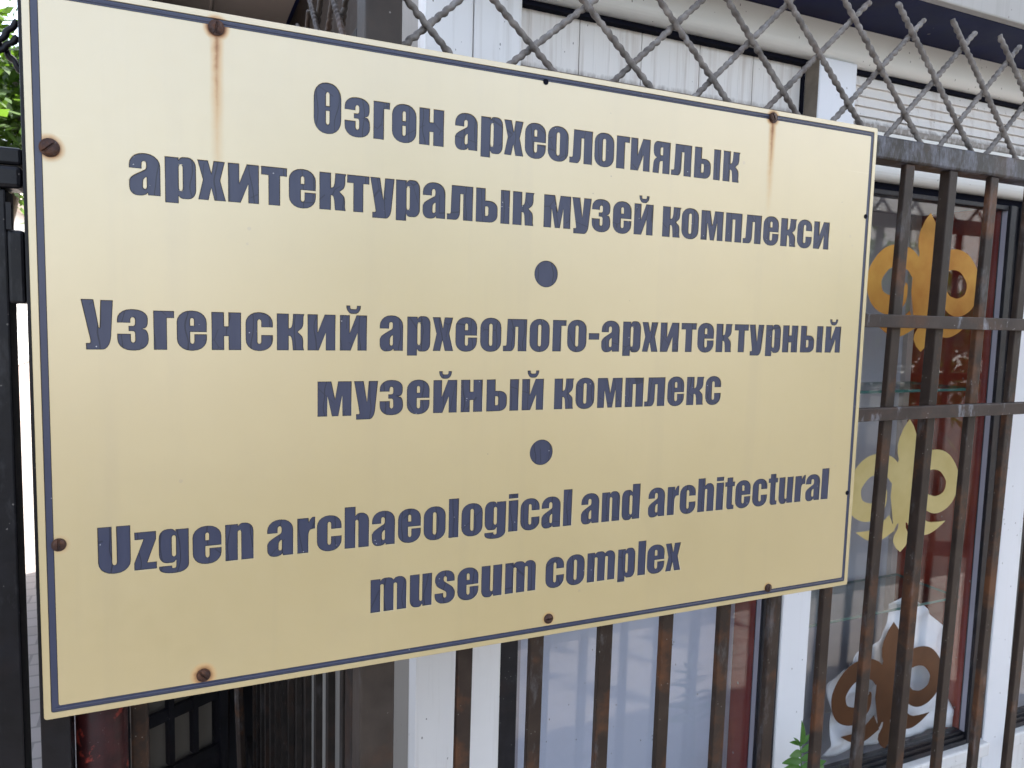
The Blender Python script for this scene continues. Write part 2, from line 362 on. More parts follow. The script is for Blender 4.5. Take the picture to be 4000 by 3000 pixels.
GL = {
 'о': [OUT, slot(42, 57, 16, 84)], 'ө': [OUT, slot(43, 56, 57, 83, 0, 6), slot(43, 56, 17, 44, 6, 0)],
 'е': EE, 'с': CC, 'а': AA, 'р': PP, 'х': XX, 'и': [II], 'й': [II, BREVE],
 'т': [[(28, 0), (73, 0), (73, 78), (100, 78), (100, 100), (0, 100), (0, 78), (28, 78)]],
 'к': [[(0, 0), (43, 0), (43, 40), (54, 38, 6, 14), (58, 0), (100, 0), (96, 8, 3, 3), (97, 36, 14, 8), (76, 51), (97, 64, 9, 14), (97, 92), (101, 100), (59, 100), (56, 63, 18, 6), (43, 60), (43, 100), (0, 100)]],
 'н': [[(0, 0), (42, 0), (42, 37), (57, 37), (57, 0), (100, 0), (100, 100), (57, 100), (57, 63), (42, 63), (42, 100), (0, 100)]],
 'г': [[(0, 0), (64, 0), (64, 82), (100, 82), (100, 100), (0, 100)]],
 'л': [[(0, 0), (50, 0, 18, 24), (51, 76), (62, 76), (62, 0), (100, 0), (100, 100), (17, 100), (14, 17, 6, 3), (0, 17)]],
 'п': [[(0, 0), (42, 0), (42, 78), (57, 78), (57, 0), (100, 0), (100, 100), (0, 100)]],
 'м': [[(0, 0), (28, 0), (29, 57), (42, 0), (61, 0), (72, 59), (73, 0), (100, 0), (100, 100), (60, 100), (51, 50), (40, 100), (0, 100)]],
 'у': [[(0, 100), (40, 100), (54, 40), (61, 100), (100, 100), (85, -12, 26, 20), (9, -12), (9, 4), (24, 4, 4, 6)]],
 'У': [[(0, 100), (39, 100), (54, 44), (57, 44), (61, 99), (100, 99), (89, 0, 26, 24), (13, 0), (13, 13), (29, 13, 5, 8)]],
 'з': [[(0, 68), (42, 68), (42, 82, 7), (57, 82, 7), (57, 60, 7), (36, 60), (36, 47), (57, 47, 7), (57, 18, 7), (43, 18, 7), (43, 40), (0, 40), (0, -2, 28, 44), (100, -2, 44, 26), (100, 50, 20, 12), (80, 53), (98, 57, 10, 14), (98, 102, 22, 44), (0, 102, 44, 26)]],
 'я': [[(0, 0), (37, 0), (40, 38, 8, 6), (57, 40), (57, 0), (100, 0), (100, 100), (45, 100), (2, 101, 26, 20), (2, 56, 16, 12), (22, 49), (4, 40, 10, 12)], [(57, 57), (57, 82), (43, 82, 6), (43, 57, 6)]],
 'ь': [[(0, 0), (100, 0, 38, 22), (100, 64, 22, 38), (43, 64), (43, 100), (0, 100)], [(43, 19), (57, 19, 6), (57, 47, 6), (43, 47)]],
 'I': [[(0, 0), (100, 0), (100, 100), (0, 100)]], '-': [[(0, 39), (100, 39), (100, 60), (0, 60)]],
 'Ө': [OUT, slot(44, 57, 55, 83, 0, 6), slot(44, 57, 17, 45, 6, 0)],
 'U': [[(0, 100), (43, 100), (43, 17, 6), (57, 17, 6), (57, 100), (100, 100), (100, -2, 26, 46), (0, -2, 46, 26)]],
 'z': [[(0, 0), (100, 0), (100, 19), (58, 19), (98, 79), (98, 100), (3, 100), (3, 80), (42, 80), (0, 19)]],
 'g': [[(0, 4), (43, 4), (43, -3, 3), (57, -3, 5), (57, 19), (50, 11, 5, 8), (0, 11, 26, 24), (0, 102, 24, 28), (48, 102, 8, 6), (56, 94), (56, 100), (100, 100), (100, -17, 22, 42), (0, -17, 42, 14)], slot(43, 57, 28, 84)],
 'n': [[(0, 0), (44, 0), (44, 82, 6), (56, 82, 6), (56, 0), (100, 0), (100, 102, 24, 30), (54, 102, 8, 6), (45, 94), (45, 100), (0, 100)]],
 'h': [[(0, 0), (44, 0), (44, 82, 6), (56, 82, 6), (56, 0), (100, 0), (100, 102, 24, 30), (54, 102, 8, 6), (44, 94), (44, 121), (0, 121)]],
 'r': [[(0, 0), (62, 0), (62, 66, 18, 16), (100, 68), (100, 102), (78, 102, 10, 14), (64, 88), (63, 100), (0, 100)]],
 'l': [[(0, 0), (100, 0), (100, 121), (0, 121)]], 'i': [[(0, 0), (100, 0), (100, 100), (0, 100)], [(0, 106), (100, 106), (100, 121), (0, 121)]],
 'd': [[(100, 0), (100, 121), (57, 121), (57, 94), (48, 102, 6, 8), (0, 102, 26, 24), (0, -2, 24, 26), (48, -2, 8, 6), (57, 7), (58, 0)], slot(43, 57, 17, 83)],
 't': [[(20, 83), (0, 83), (0, 100), (20, 100), (20, 116), (78, 116), (78, 100), (100, 100), (100, 83), (78, 83), (78, 14, 7, 6), (96, 14), (96, -1), (20, -2, 30, 14)]],
 'u': [[(0, 100), (43, 100), (43, 17, 6), (56, 17, 6), (56, 100), (100, 100), (100, 0), (58, 0), (56, 7), (48, -2, 6, 8), (0, -2, 28, 24)]],
 'm': [[(0, 0), (27, 0), (27, 83, 4), (36, 83, 4), (36, 0), (64, 0), (64, 83, 4), (73, 83, 4), (73, 0), (100, 0), (100, 102, 22, 20), (70, 102, 8, 5), (63, 94), (56, 102, 5, 8), (34, 102, 6, 5), (27, 94), (27, 100), (0, 100)]],
 's': [[(98, 66), (58, 66), (58, 83, 6), (44, 83, 6), (44, 69, 5), (90, 47, 12, 10), (100, 34, 8, 6), (100, -2, 26, 44), (0, -2, 44, 26), (0, 32), (42, 32), (42, 17, 6), (57, 17, 6), (57, 34, 5), (10, 53, 14, 10), (1, 66, 8, 6), (1, 102, 26, 44), (98, 102, 44, 26)]],
}
for a, b in (('a', 'а'), ('p', 'р'), ('c', 'с'), ('e', 'е'), ('o', 'о'), ('x', 'х')): GL[a] = GL[b]
ROWS = [
 (596.5, 40.0, "Ө 259.3 288.1;з 291.7 319.2;г 323.0 341.2;ө 343.6 371.4;н 374.7 403.7;а 417.0 444.7;р 448.7 476.5;х 477.8 503.4;е 505.0 532.9;о 535.6 563.8;л 565.3 597.3;о 600.2 628.7;г 632.0 651.5;и 653.2 682.6;я 687.1 713.7;л 716.0 747.9;ь 752.5 779.9;I 784.2 795.7;к 800.2 828.3"),
 (516.4, 39.0, "а 84.4 111.8;р 115.9 144.1;х 145.5 172.0;и 174.1 204.0;т 206.2 232.0;е 233.9 261.6;к 265.4 293.7;т 294.8 319.1;у 320.1 347.2;р 349.0 376.8;а 380.0 407.0;л 409.0 440.7;ь 444.4 472.0;I 475.7 487.5;к 491.4 519.4;м 532.7 569.8;у 571.5 598.8;з 599.7 626.9;е 630.3 658.2;й 662.0 691.3;к 706.0 734.7;о 736.3 764.6;м 768.2 805.4;п 809.5 838.0;л 840.2 872.4;е 875.7 904.2;к 907.7 936.9;с 938.6 967.0;и 970.1 1000.4"),
 (365.4, 38.9, "У 40.8 68.1;з 71.3 98.9;г 103.4 122.3;е 124.6 152.6;н 157.1 185.7;с 190.1 217.4;к 221.4 249.7;и 253.2 283.0;й 287.8 317.7;а 332.2 359.2;р 363.9 391.6;х 394.0 419.8;е 422.2 449.4;о 453.4 480.7;л 483.1 514.6;о 518.2 545.8;г 549.8 569.0;о 570.5 598.2;- 601.3 616.9;а 620.0 647.3;р 651.9 679.7;х 681.5 707.2;и 710.5 740.4;т 744.2 769.4;е 771.3 799.2;к 802.8 830.5;т 834.5 859.9;у 860.9 887.5;р 891.2 919.3;н 922.7 951.7;ь 957.0 984.3;I 988.5 1000.9;й 1005.9 1037.0"),
 (292.8, 38.6, "м 263.9 301.1;у 303.8 330.8;з 332.9 360.2;е 364.5 391.8;й 396.2 425.6;н 430.4 458.0;ь 463.1 490.1;I 493.6 505.7;й 510.1 539.7;к 554.6 582.3;о 585.1 612.7;м 617.0 654.5;п 658.8 687.4;л 689.2 721.8;е 725.7 753.3;к 757.3 786.3;с 789.0 816.0"),
 (141.5, 39.4, "U 50.0 79.1;z 82.0 102.8;g 104.8 133.0;e 136.6 164.7;n 168.4 196.8;a 210.8 238.1;r 242.4 261.7;c 263.6 290.9;h 294.2 322.0;a 325.4 352.4;e 356.0 383.6;o 387.0 414.3;l 418.0 430.8;o 434.3 461.9;g 464.5 492.7;i 496.1 509.2;c 512.5 539.2;a 541.8 569.0;l 572.7 585.4;a 599.0 626.1;n 629.8 657.8;d 660.7 689.3;a 702.6 729.8;r 733.6 752.9;c 754.4 781.6;h 784.9 813.3;i 816.8 830.1;t 832.2 850.0;e 851.2 879.3;c 882.6 910.6;t 912.1 930.4;u 932.5 960.2;r 963.6 984.4;a 985.1 1014.2;l 1016.8 1031.8"),
 (62.2, 39.4, "m 324.4 367.1;u 371.2 398.4;s 401.9 427.8;e 430.7 458.2;u 461.9 489.6;m 493.7 536.3;c 550.1 576.9;o 579.9 607.4;m 611.0 653.7;p 658.0 685.5;l 689.7 702.3;e 704.7 733.4;x 734.6 760.9"),
]
CAPS = {'Ө': 50.5, 'У': 48.4, 'U': 47.5}
def row_polys(base, xh, txt):
    out = []
    for g in txt.split(';'):
        c, a, b = g.split(' '); a = float(a); b = float(b); h = CAPS.get(c, xh)
        for pl in GL[c]:
            out.append([((a+(b-a)*x/100)/1000, (base+h*y/100)/1000) for x, y in rnd(pl)])
    return out
def circ(cx, cz, r, n=40): return [(cx+r*math.cos(2*math.pi*i/n), cz+r*math.sin(2*math.pi*i/n)) for i in range(n)]
def rrect(x0, x1, z0, z1, r): return rnd([(x0, z0, r), (x1, z0, r), (x1, z1, r), (x0, z1, r)], 4)
def inset(polys, d):
    out = []
    def inside(p, q):
        c = False
        for (x1, y1), (x2, y2) in zip(q, q[1:]+q[:1]):
            if (y1 > p[1]) != (y2 > p[1]) and p[0] < (x2-x1)*(p[1]-y1)/(y2-y1)+x1: c = not c
        return c
    for i, p in enumerate(polys):
        hole = any(inside(p[0], q) for j, q in enumerate(polys) if j != i)
        ar = sum(a[0]*b[1]-b[0]*a[1] for a, b in zip(p, p[1:]+p[:1]))
        sg = (1 if ar > 0 else -1)*(-1 if hole else 1); n = len(p); r = []
        for k in range(n):
            P = Vector(p[k]); t1 = (P-Vector(p[k-1])); t2 = (Vector(p[(k+1) % n])-P)
            if t1.length < 1e-9 or t2.length < 1e-9: r.append(p[k]); continue
            t1.normalize(); t2.normalize(); nn = Vector((-t1.y-t2.y, t1.x+t2.x)); L = nn.length
            if L < .3: r.append(p[k]); continue
            nn = nn/L*min(2.0, 2/L)*d*sg; r.append((P.x+nn.x, P.y+nn.y))
        out.append(r)
    return out
def inlay(polys):
    bm = fill_mesh(polys, ED+.0003)
    for f in bm.faces: f.material_index = 1  # black rim puts the engraved edge's shadow around each shape
    b2 = fill_mesh(inset(polys, .00048), ED); me = bpy.data.meshes.new('t'); b2.to_mesh(me); b2.free(); bm.from_mesh(me); bpy.data.meshes.remove(me)
    return bm
def fill_mesh(polys, y, ext=0.0, bev=0.0):
    """even-odd filled outlines in the XZ plane at depth y (front), thickness ext"""
    cu = bpy.data.curves.new('outline', 'CURVE'); cu.dimensions = '2D'; cu.fill_mode = 'BOTH'
    for p in polys:
        s = cu.splines.new('POLY'); s.points.add(len(p)-1); s.use_cyclic_u = True
        for q, (x, z) in zip(s.points, p): q.co = (x, z, 0, 1)
    cu.extrude = ext/2
    if bev: cu.bevel_depth = bev; cu.bevel_resolution = 0; cu.offset = -bev
    o = bpy.data.objects.new('outline', cu); COL.objects.link(o)
    bpy.context.view_layer.update()
    dg = bpy.context.evaluated_depsgraph_get()
    me = bpy.data.meshes.new_from_object(o.evaluated_get(dg)); bpy.data.objects.remove(o); bpy.data.curves.remove(cu)
    me.materials.clear()
    bm = bmesh.new(); bm.from_mesh(me); bpy.data.meshes.remove(me)
    for v in bm.verts: x, z, t = v.co; v.co = (x, y+ext/2+bev-t, z+G)
    return bm

# ------------------------------------------------------------------ the museum sign
W, H = 1.085, 0.700
sign = thing('museum_sign', (0, 0, G), 'large gold plaque with dark blue lettering in three languages, screwed onto the fence', 'sign')
rows = [row_polys(*r) for r in ROWS]
dots = [circ(.5385, .4600, .0161), circ(.5390, .2392, .0161)]
bo, bi = .0062, .0128
band = [rrect(bo, W-bo, bo, H-bo, .002), rrect(bi, W-bi, bi, H-bi, .002)]
ED = .0009
outline = [rrect(0, W, 0, H, .003)]+band+dots
for r in rows: outline += r
obj('face_plate', fill_mesh(outline, 0.0, ED, .00024), 'face', sign)
obj('backing_board', B(.0006, W-.0006, .0016, .0050, .0006, H-.0006), 'core', sign)
for r in rows: obj('lettering', inlay(r), ['ink', 'gap'], sign)
for dd in dots: obj('dot', inlay([dd]), ['ink', 'gap'], sign)
obj('border_line', inlay(band), ['ink2', 'gap'], sign)
# raised thin cord inside the border groove
for (x0, z0, x1, z1) in ((.0098, .0098, W-.0098, .0098), (.0098, H-.0098, W-.0098, H-.0098)):
    bm = bmesh.new(); tube(bm, [Vector((x0, ED, z0+G)), Vector((x1, ED, z1+G))], .0011, 6)
    obj('border_bead', bm, 'ink2', sign, smooth=True)
for x, z in HOLES:
    bm = bmesh.new(); tube(bm, [Vector((x, -.0005, z+G)), Vector((x, .0008, z+G))], .0035, 16); obj('screw_hole', bm, 'gap', sign)  # black disc on the face stands for the dark of an empty hole
def screw(cx, cz, r, ang, tilt):
    bm = bmesh.new(); ca, sa = math.cos(ang), math.sin(ang); N = 40; rings = []
    RR = [0, .12, .2, .3, .42, .55, .68, .8, .9, .97, 1.0, 1.0]
    for j, rr in enumerate(RR):
        ring = []
        for k in range(1 if j == 0 else N):
            a = 2*math.pi*k/N; x, z = rr*math.cos(a), rr*math.sin(a); u = x*ca+z*sa
            h = .46*math.sqrt(max(0, 1-(rr*.86)**2)) if j < len(RR)-1 else 0.0
            if j < len(RR)-1 and abs(-x*sa+z*ca) < .13: h = max(0.02, h-.26)
            h += .05*noise.noise(Vector((x*2+cx*50, z*2, 3)))*(j < 10)
            y = -(h*r) - .0004 + tilt[0]*x*r + tilt[1]*z*r
            ring.append(bm.verts.new((cx+x*r, y, cz+G+z*r)))
        rings.append(ring)
    for k in range(N): bm.faces.new((rings[0][0], rings[1][k], rings[1][(k+1) % N]))
    for a, b in zip(rings[1:], rings[2:]):
        for k in range(N): bm.faces.new((a[k], b[k], b[(k+1) % N], a[(k+1) % N]))
    o = obj('screw', bm, 'screw', sign)
    bm = bmesh.new(); tube(bm, [Vector((cx, -.0014, cz+G)), Vector((cx, .0004, cz+G))], r*1.16, 32); obj('washer', bm, 'screw', o, bevel=.0003)
for (x, z), r, a, t in zip(SCREWS, (.0066, .0074, .0056, .0060, .0056, .0054, .0062), (1.35, .75, 1.57, 2.3, 0.05, 1.4, 2.2), ((.1, 0), (0, .1), (0, 0), (.15, .1), (0, .2), (.1, .1), (.2, -.1))):
    screw(x, z, r, a, t)

# ------------------------------------------------------------------ the brown fence behind it
def wavy(p, q, step=.0022, amp=.0008, per=.0122, ph=0.0):
    L = (q-p).length; n = max(4, int(L/step)); t = (q-p).normalized(); y = Vector((0, 1, 0)); u = t.cross(y)
    pts = []
    for i in range(n+1):
        s_ = L*i/n; k = 2*math.pi*s_/per+ph
        j = .55+.9*(noise.noise(Vector((s_*30, ph, 0)))+.35); k += 1.6*noise.noise(Vector((s_*22, ph, 7)))
        pts.append(p+t*s_+u*math.sin(k)*amp*j+y*math.cos(k)*amp*.9*j)
    return pts
def wire(name, parent, p, q, r=.0041, mat='wire'):
    ph = random.random()*6; bm = bmesh.new()
    pts = wavy(Vector(p), Vector(q), ph=ph); L = len(pts)
    sd = random.random()*90
    for i_, p_ in enumerate(pts): p_ += Vector((1, .6, 0))*.0006*noise.noise(Vector((sd, i_*.35, 0)))
    tube(bm, pts, lambda t: r*(1+.10*math.sin(t*L*.0022*2*math.pi/.0122+ph+1.4)+.14*noise.noise(Vector((sd, t*L*.28, 5)))), 10)
    return obj(name, bm, mat, parent, smooth=True)

fence = thing('metal_fence', (1.2, .04, 0), 'rusty brown bar fence with crimped wire lattice along its top, in front of the kiosk', 'fence')
obj('top_rail', B(.3645, 2.60, .026, .066, .665, .7010), 'rail', fence, bevel=.004)
obj('middle_rail', B(.3645, 2.60, .018, .0295, .4045, .4255), 'midrail', fence, bevel=.0015)
obj('middle_rail', prismx([(.018, .2548), (.0295, .2548), (.0295, .2760), (.018, .2760)], .3645, 2.60), 'midrail', fence, bevel=.0015)
obj('bottom_rail', B(.3645, 2.60, .026, .066, -1.0, -.965), 'rail', fence, bevel=.003)
for i in range(20):
    x = .4455+.1041*i; ln = .011 if i >= 7 else .003; dp = .019 if i == 8 else .0105
    if i in (1,): x -= .002
    if i in (5,): x -= .006
    wd = .0205+random.uniform(-.0012, .0014)
    obj('bar', leanbar(x-ln*2.2, x+ln*1.25, wd, .030, .030+dp, -.964, .6645), 'bar', fence, bevel=.0015)
XK = [.394, .534, .679, .811, .939, 1.07, 1.195, 1.32, 1.44, 1.563, 1.69, 1.815, 1.94, 2.065, 2.19, 2.315, 2.44]
for k in range(len(XK)-1):
    a, b = XK[k], XK[k+1]; m = (a+b)/2; s = (b-a)/2
    # rising to the right, behind
    wire('wire', fence, ((a-s*.66), .049, G+.7005) if k else (.3665, .049, G+.714), (b+s*.52, .049, G+.898+random.uniform(-.004, .006)))
    # falling to the right, in front
    wire('wire', fence, (b+s*.62, .0415, G+.7005), (a-s*.60, .0415, G+.904+random.uniform(-.004, .006)) if k else (.3665, .0415, G+.880))
wire('wire', fence, (.437, .0415, G+.7005), (.3665, .0415, G+.769))
post = thing('fence_post', (.341, .045, 0), 'square scratched brown post where the fence ends beside the kiosk corner', 'post')
obj('shaft', B(.3200, .3630, .030, .073, -1.1, 1.35), 'post', post, bevel=.003)

# gate leaf swung open behind the post
leaf = thing('open_gate_leaf', (.333, .9, 0), 'brown barred gate leaf swung open behind the square post', 'gate')
obj('stile', B(.322, .344, .082, .124, -1.0, .74), 'leafbar', leaf, bevel=.002)
obj('top_rail', B(.322, .344, .1245, 1.60, .665, .70), 'leafbar', leaf, bevel=.002)
obj('bottom_rail', B(.322, .344, .1245, 1.60, -.99, -.95), 'leafbar', leaf, bevel=.002)
for i in range(13):
    y = .166+.104*i; obj('bar', B(.328, .339, y, y+.021, -.949, .6645), 'leafbar', leaf, bevel=.001)
for k in range(10):
    y = .13+.126*k
    wire('wire', leaf, (.330, y, G+.7005), (.330, y+.20, G+.905), mat='post')
    wire('wire', leaf, (.3375, y+.20, G+.7005), (.3375, y, G+.905), mat='post')

# ------------------------------------------------------------------ black gate and posts at the left
gate = thing('black_gate', (-.5, .05, 0), 'black painted metal gate with wire lattice at the left edge of the sign', 'gate')
obj('stile', B(-.075, -.0225, .035, .075, -1.0, .5165), 'black', gate, bevel=.002)
obj('upper_rail', B(-1.5, -.0085, .030, .070, .517, .538), 'black', gate, bevel=.004)
obj('upper_rail', B(-1.5, -.0085, .036, .064, .5395, .556), 'black', gate, bevel=.003)
obj('lower_rail', B(-1.5, -.0755, .030, .070, -.99, -.95), 'black', gate, bevel=.003)
for i in range(9): obj('bar', B(-.20-.115*i, -.18-.115*i, .04, .06, -.949, .5165), 'black', gate, bevel=.002)
lb = obj('lock_box', B(-.0223, -.0082, .032, .070, .4075, .478), 'black', gate, bevel=.003)
obj('latch_bolt', B(-.0221, -.0178, .030, .034, .478, .5035), 'black', gate)
for k in range(9):
    x = -.03-.126*k
    wire('wire', gate, (x-.071, .05, G+.5565), (x+.02, .05, G+.677), .0030, 'black')
    wire('wire', gate, (x+.02, .058, G+.633), (x-.10, .058, G+.80), .0030, 'black')
    wire('wire', gate, (x+.02, .05, G+.662), (x-.09, .05, G+.5565), .0030, 'black')
gp = thing('gate_post', (.005, .05, 0), 'black square gate post partly hidden behind the left edge of the sign', 'post')
obj('shaft', B(-.0072, .0192, .028, .062, -1.1, .72), 'black', gp, bevel=.001)
rp = thing('pipe_post', (.045, .06, 0), 'round maroon post with peeling red paint under the lower left corner of the sign', 'post')
bm = bmesh.new(); cyl(bm, .045, .062, 0, G+.5, .0250, 28); obj('shaft', bm, 'red', rp, smooth=True)
rp2 = thing('pipe_post', (.082, .115, 0), 'narrow dark rusty post just right of the peeling maroon post', 'post')
obj('shaft', B(.0700, .0890, .105, .125, -1.1, .45), 'bar', rp2, bevel=.003)

# ------------------------------------------------------------------ the kiosk
K = thing('kiosk', (2.3, 2.3, 0), 'white panelled kiosk with large display windows and a dark blue eave behind the fence', 'kiosk')
KX = 4.6
obj('corner_panel', B(.4740, .5515, .300, .338, -1.02, .983), 'white', K, bevel=.002)
obj('corner_panel', B(.5532, .6340, .300, .338, .690, .983), 'white', K, bevel=.002)
obj('corner_panel', B(.5532, .6250, .300, .338, -1.02, .6890), 'white', K, bevel=.002)
obj('side_wall', B(.4745, .4800, .3385, .4400, -1.1, 1.2990), 'sidewall', K)
obj('side_wall', B(.4745, .4800, .4405, 1.3600, -1.1, .7000), 'sidewall', K)
obj('side_wall', B(.4740, .4800, .4405, 1.3600, .7005, 1.2990), 'post', K)  # dark brown here stands for the shade on the wall's upper part
obj('side_wall', B(.4740, .4800, 1.3605, 4.60, -1.1, 1.2990), 'leafbar', K)  # near-black here stands for the shade deep in the alcove
for i, yy in enumerate((.62,)): obj('side_batten', B(.466, .4742, yy, yy+.03, -1.05, .98), 'sidewall', K)
bm = bmesh.new(); xs = [.6345, .757, .882, 1.008, 1.133, 1.2532]
for a, b in zip(xs, xs[1:]):
    box(bm, a+.0008, b-.0008, .334, .345, .812+G, .9080+G)
    for t in (.25, .5, .75):
        xx = a+(b-a)*t; box(bm, xx-.0035, xx+.0035, .3335, .334, .812+G, .9080+G)
obj('plank_panel', bm, 'whited', K, bevel=.0008)
obj('plank_ledge', B(.6345, 1.2570, .312, .345, .790, .8115), 'dirt', K, bevel=.003)
obj('shutter_gap_shade', B(.6345, 1.2570, .318, .345, .9082, .916), 'gap', K)  # black strip stands for the shade in the gap under the fascia
obj('shutter_gap_shade', B(1.3560, KX, .312, .345, .9082, .9162), 'gap', K)  # same painted gap shade above the shutter box
def rolled(z0, z1, y0=.29, y1=.345, r=.018):
    pr = [(y1, z1), (y1, z0)]
    for i in range(7):
        a = math.pi/2*i/6; pr.append((y0+r-r*math.sin(a), z0+r-r*math.cos(a)))
    pr.append((y0, z1)); return pr
obj('upper_fascia', prismx(rolled(.9165, .9825, .290, .345), .6345, KX), 'fascia', K)
obj('upper_pilaster', B(1.2575, 1.3550, .2895, .345, .690, .9162), 'clean', K, bevel=.003)
obj('pilaster_gap', B(1.2535, 1.2567, .3265, .3450, .8120, .9080), 'gap', K)  # black strip puts the dark of the plank-end gap into colour
obj('pilaster_edge', B(1.2568, 1.2574, .2920, .3260, .6905, .9160), 'dirt', K)  # dark brown strip along the pilaster's left side
bm = bmesh.new()
for i in range(5):
    z0 = .8105+.0194*i
    v = box(bm, 1.3555, KX, .314, .345, z0+G, z0+.0191+G)
    for q in v:
        if q.co.y < .32 and q.co.z > z0+G+.01: q.co.y += .006
obj('shutter_box', bm, 'whited', K)
obj('shutter_ledge', prismx(rolled(.7960, .8100, .296, .345, .006), 1.3555, KX), 'whited', K)
obj('lintel', prismx(rolled(.7040, .7895, .290, .345, .02), .6345, 1.2570), 'fascia', K)
obj('lintel', prismx(rolled(.7040, .7955, .290, .345, .02), 1.3555, KX), 'fascia', K)
obj('lintel_gap_shade', B(.6345, 1.2570, .318, .345, .6880, .7038), 'gap', K); obj('lintel_gap_shade', B(1.3555, KX, .318, .345, .6880, .7038), 'gap', K)  # black strips stand for the shaded gap below the lintel
for a, b in ((1.2560, 1.3325), (1.9385, 2.0205), (2.626, 2.708), (3.31, 3.39)):
    obj('pilaster', B(a, b, .300, .345, -1.02, .6875), 'clean', K, bevel=.003)
# eave
obj('soffit', B(.4740, KX+.1, .150, .289, .9835, 1.000), 'soffit', K)
obj('soffit', B(.4805, KX+.1, .2895, 4.7, .9860, 1.000), 'soffit', K)
obj('eave_fascia', B(.4740, KX+.1, .132, .1495, .9830, 1.30), 'eave', K, bevel=.003)
obj('eave_fascia', B(.4740, .4800, .1500, .3380, 1.0010, 1.30), 'eave', K)
bm = bmesh.new(); z0 = 1.3005+G
ps = [bm.verts.new(p) for p in ((.44, .09, z0), (KX+.15, .09, z0), (KX+.15, 4.75, z0), (.44, 4.75, z0), (1.0, 2.4, z0+.75), (KX-.6, 2.4, z0+.75))]
for q in ((0, 1, 5, 4), (1, 2, 5), (2, 3, 4, 5), (3, 0, 4), (3, 2, 1, 0)): bm.faces.new([ps[i] for i in q])
obj('roof', bm, 'soffit', K)
obj('back_wall', B(.4805, KX, 4.56, 4.60, -1.1, .985), 'sidewall', K); obj('end_wall', B(KX-.04, KX, .346, 4.5595, -1.1, .985), 'sidewall', K)
obj('floor_slab', B(.4805, KX-.041, .56, 4.559, -1.1, -1.02), 'concrete', K)
obj('plinth', B(.4740, KX, .290, .345, -1.1, -1.0205), 'concrete', K)
# windows
def window(x0, x1, fl, fr, zb, back, redx, backmat, shelves):
    f = bmesh.new()
    zt = .6875; sx = x1-fr
    if fl: box(f, x0+.0005, x0+fl, .302, .345, zb+G, zt+G)
    # right stile built as stepped profiles
    n = (fr-.001)/3
    for k, y in enumerate((.3005, .309, .304)): box(f, sx+.0012+n*k, sx+.0012+n*k+n-.0008, y, .345, zb+G, zt+G)
    e = x0+(fl or 0)+.0005
    box(f, e, sx, .3005, .335, zb-.0005+G, zb+.011+G); box(f, e, sx, .307, .335, zb+.0112+G, zb+.020+G); box(f, e, sx, .313, .335, zb+.0202+G, zb+.027+G)
    box(f, e, sx, .306, .335, zt-.010+G, zt+G)
    fo = obj('window_frame', f, 'frame', K, bevel=.001)
    obj('pane', B(e+.0003, sx-.0008, .3200, .3230, zb+.0274, zt-.0104), 'glass', fo)
    t = bmesh.new(); box(t, sx-.0005, sx+.0010, .3085, .3195, zb+.027+G, zt-.0105+G)
    if fl: box(t, x0+fl+.0004, x0+fl+.016, .325, .3445, zb+.027+G, zt-.0105+G)
    obj('inner_trim', t, 'trim', fo)
    obj('display_back', B(x0-.03, redx-.001, back, back+.012, zb, zt), backmat, K)
    s = bmesh.new(); box(s, redx, redx+.010, .3236, back+.012, zb+G, zt+G); obj('display_side', s, 'redwall', K)
    obj('display_side', B(x0-.042, x0-.031, .3505, back+.012, zb, zt), 'greyback', K)
    obj('display_floor', B(x0-.030, redx-.0005, .3505, back-.0005, zb-.012, zb), 'greyback', K)
    obj('display_ceiling', B(x0-.030, redx-.0005, .3505, back-.0005, zt+.0005, zt+.012), 'greyback', K)
    obj('corner_trim', B(redx-.022, redx-.0015, back-.014, back-.0005, zb, zt), 'trim' if backmat == 'palepanel' else 'canopy', K)
    for z in shelves:
        s = bmesh.new(); v = box(s, x0-.029, redx-.0015, .348, back-.0165, z+G, z+.0065+G)
        s.faces.ensure_lookup_table()
        for fc in s.faces:
            if abs(fc.normal.z) < .5 or True: pass
        s.normal_update()
        for fc in s.faces: fc.material_index = 0 if abs(fc.normal.z) > .5 else 1
        obj('glass_shelf', s, ['shelfglass', 'teal'], K)
ZB = -.604
window(.6250, 1.2558, .0330, .0515, ZB, .395, 1.2035, 'palepanel', ())
window(1.3327, 1.9383, 0, .0640, ZB, .538, 1.8735, 'greyback', (.2575, -.2550))
window(2.0207, 2.6258, .03, .0640, ZB, .538, 2.561, 'greyback', (.2575, -.2550))
window(2.7082, 3.3098, .03, .0640, ZB, .538, 3.245, 'greyback', (.2575,))
for a, b in ((.6255, 1.2555), (1.3330, 1.9380), (2.0210, 2.6255), (2.7085, 3.3095)):
    obj('window_sill', B(a, b, .282, .345, -.638, -.6050), 'white', K, bevel=.004)
    obj('lower_panel', B(a, b, .302, .345, -1.02, -.6385), 'white', K, bevel=.002)
obj('corner_panel', B(3.3905, KX, .302, .345, -1.02, .6875), 'white', K, bevel=.002)

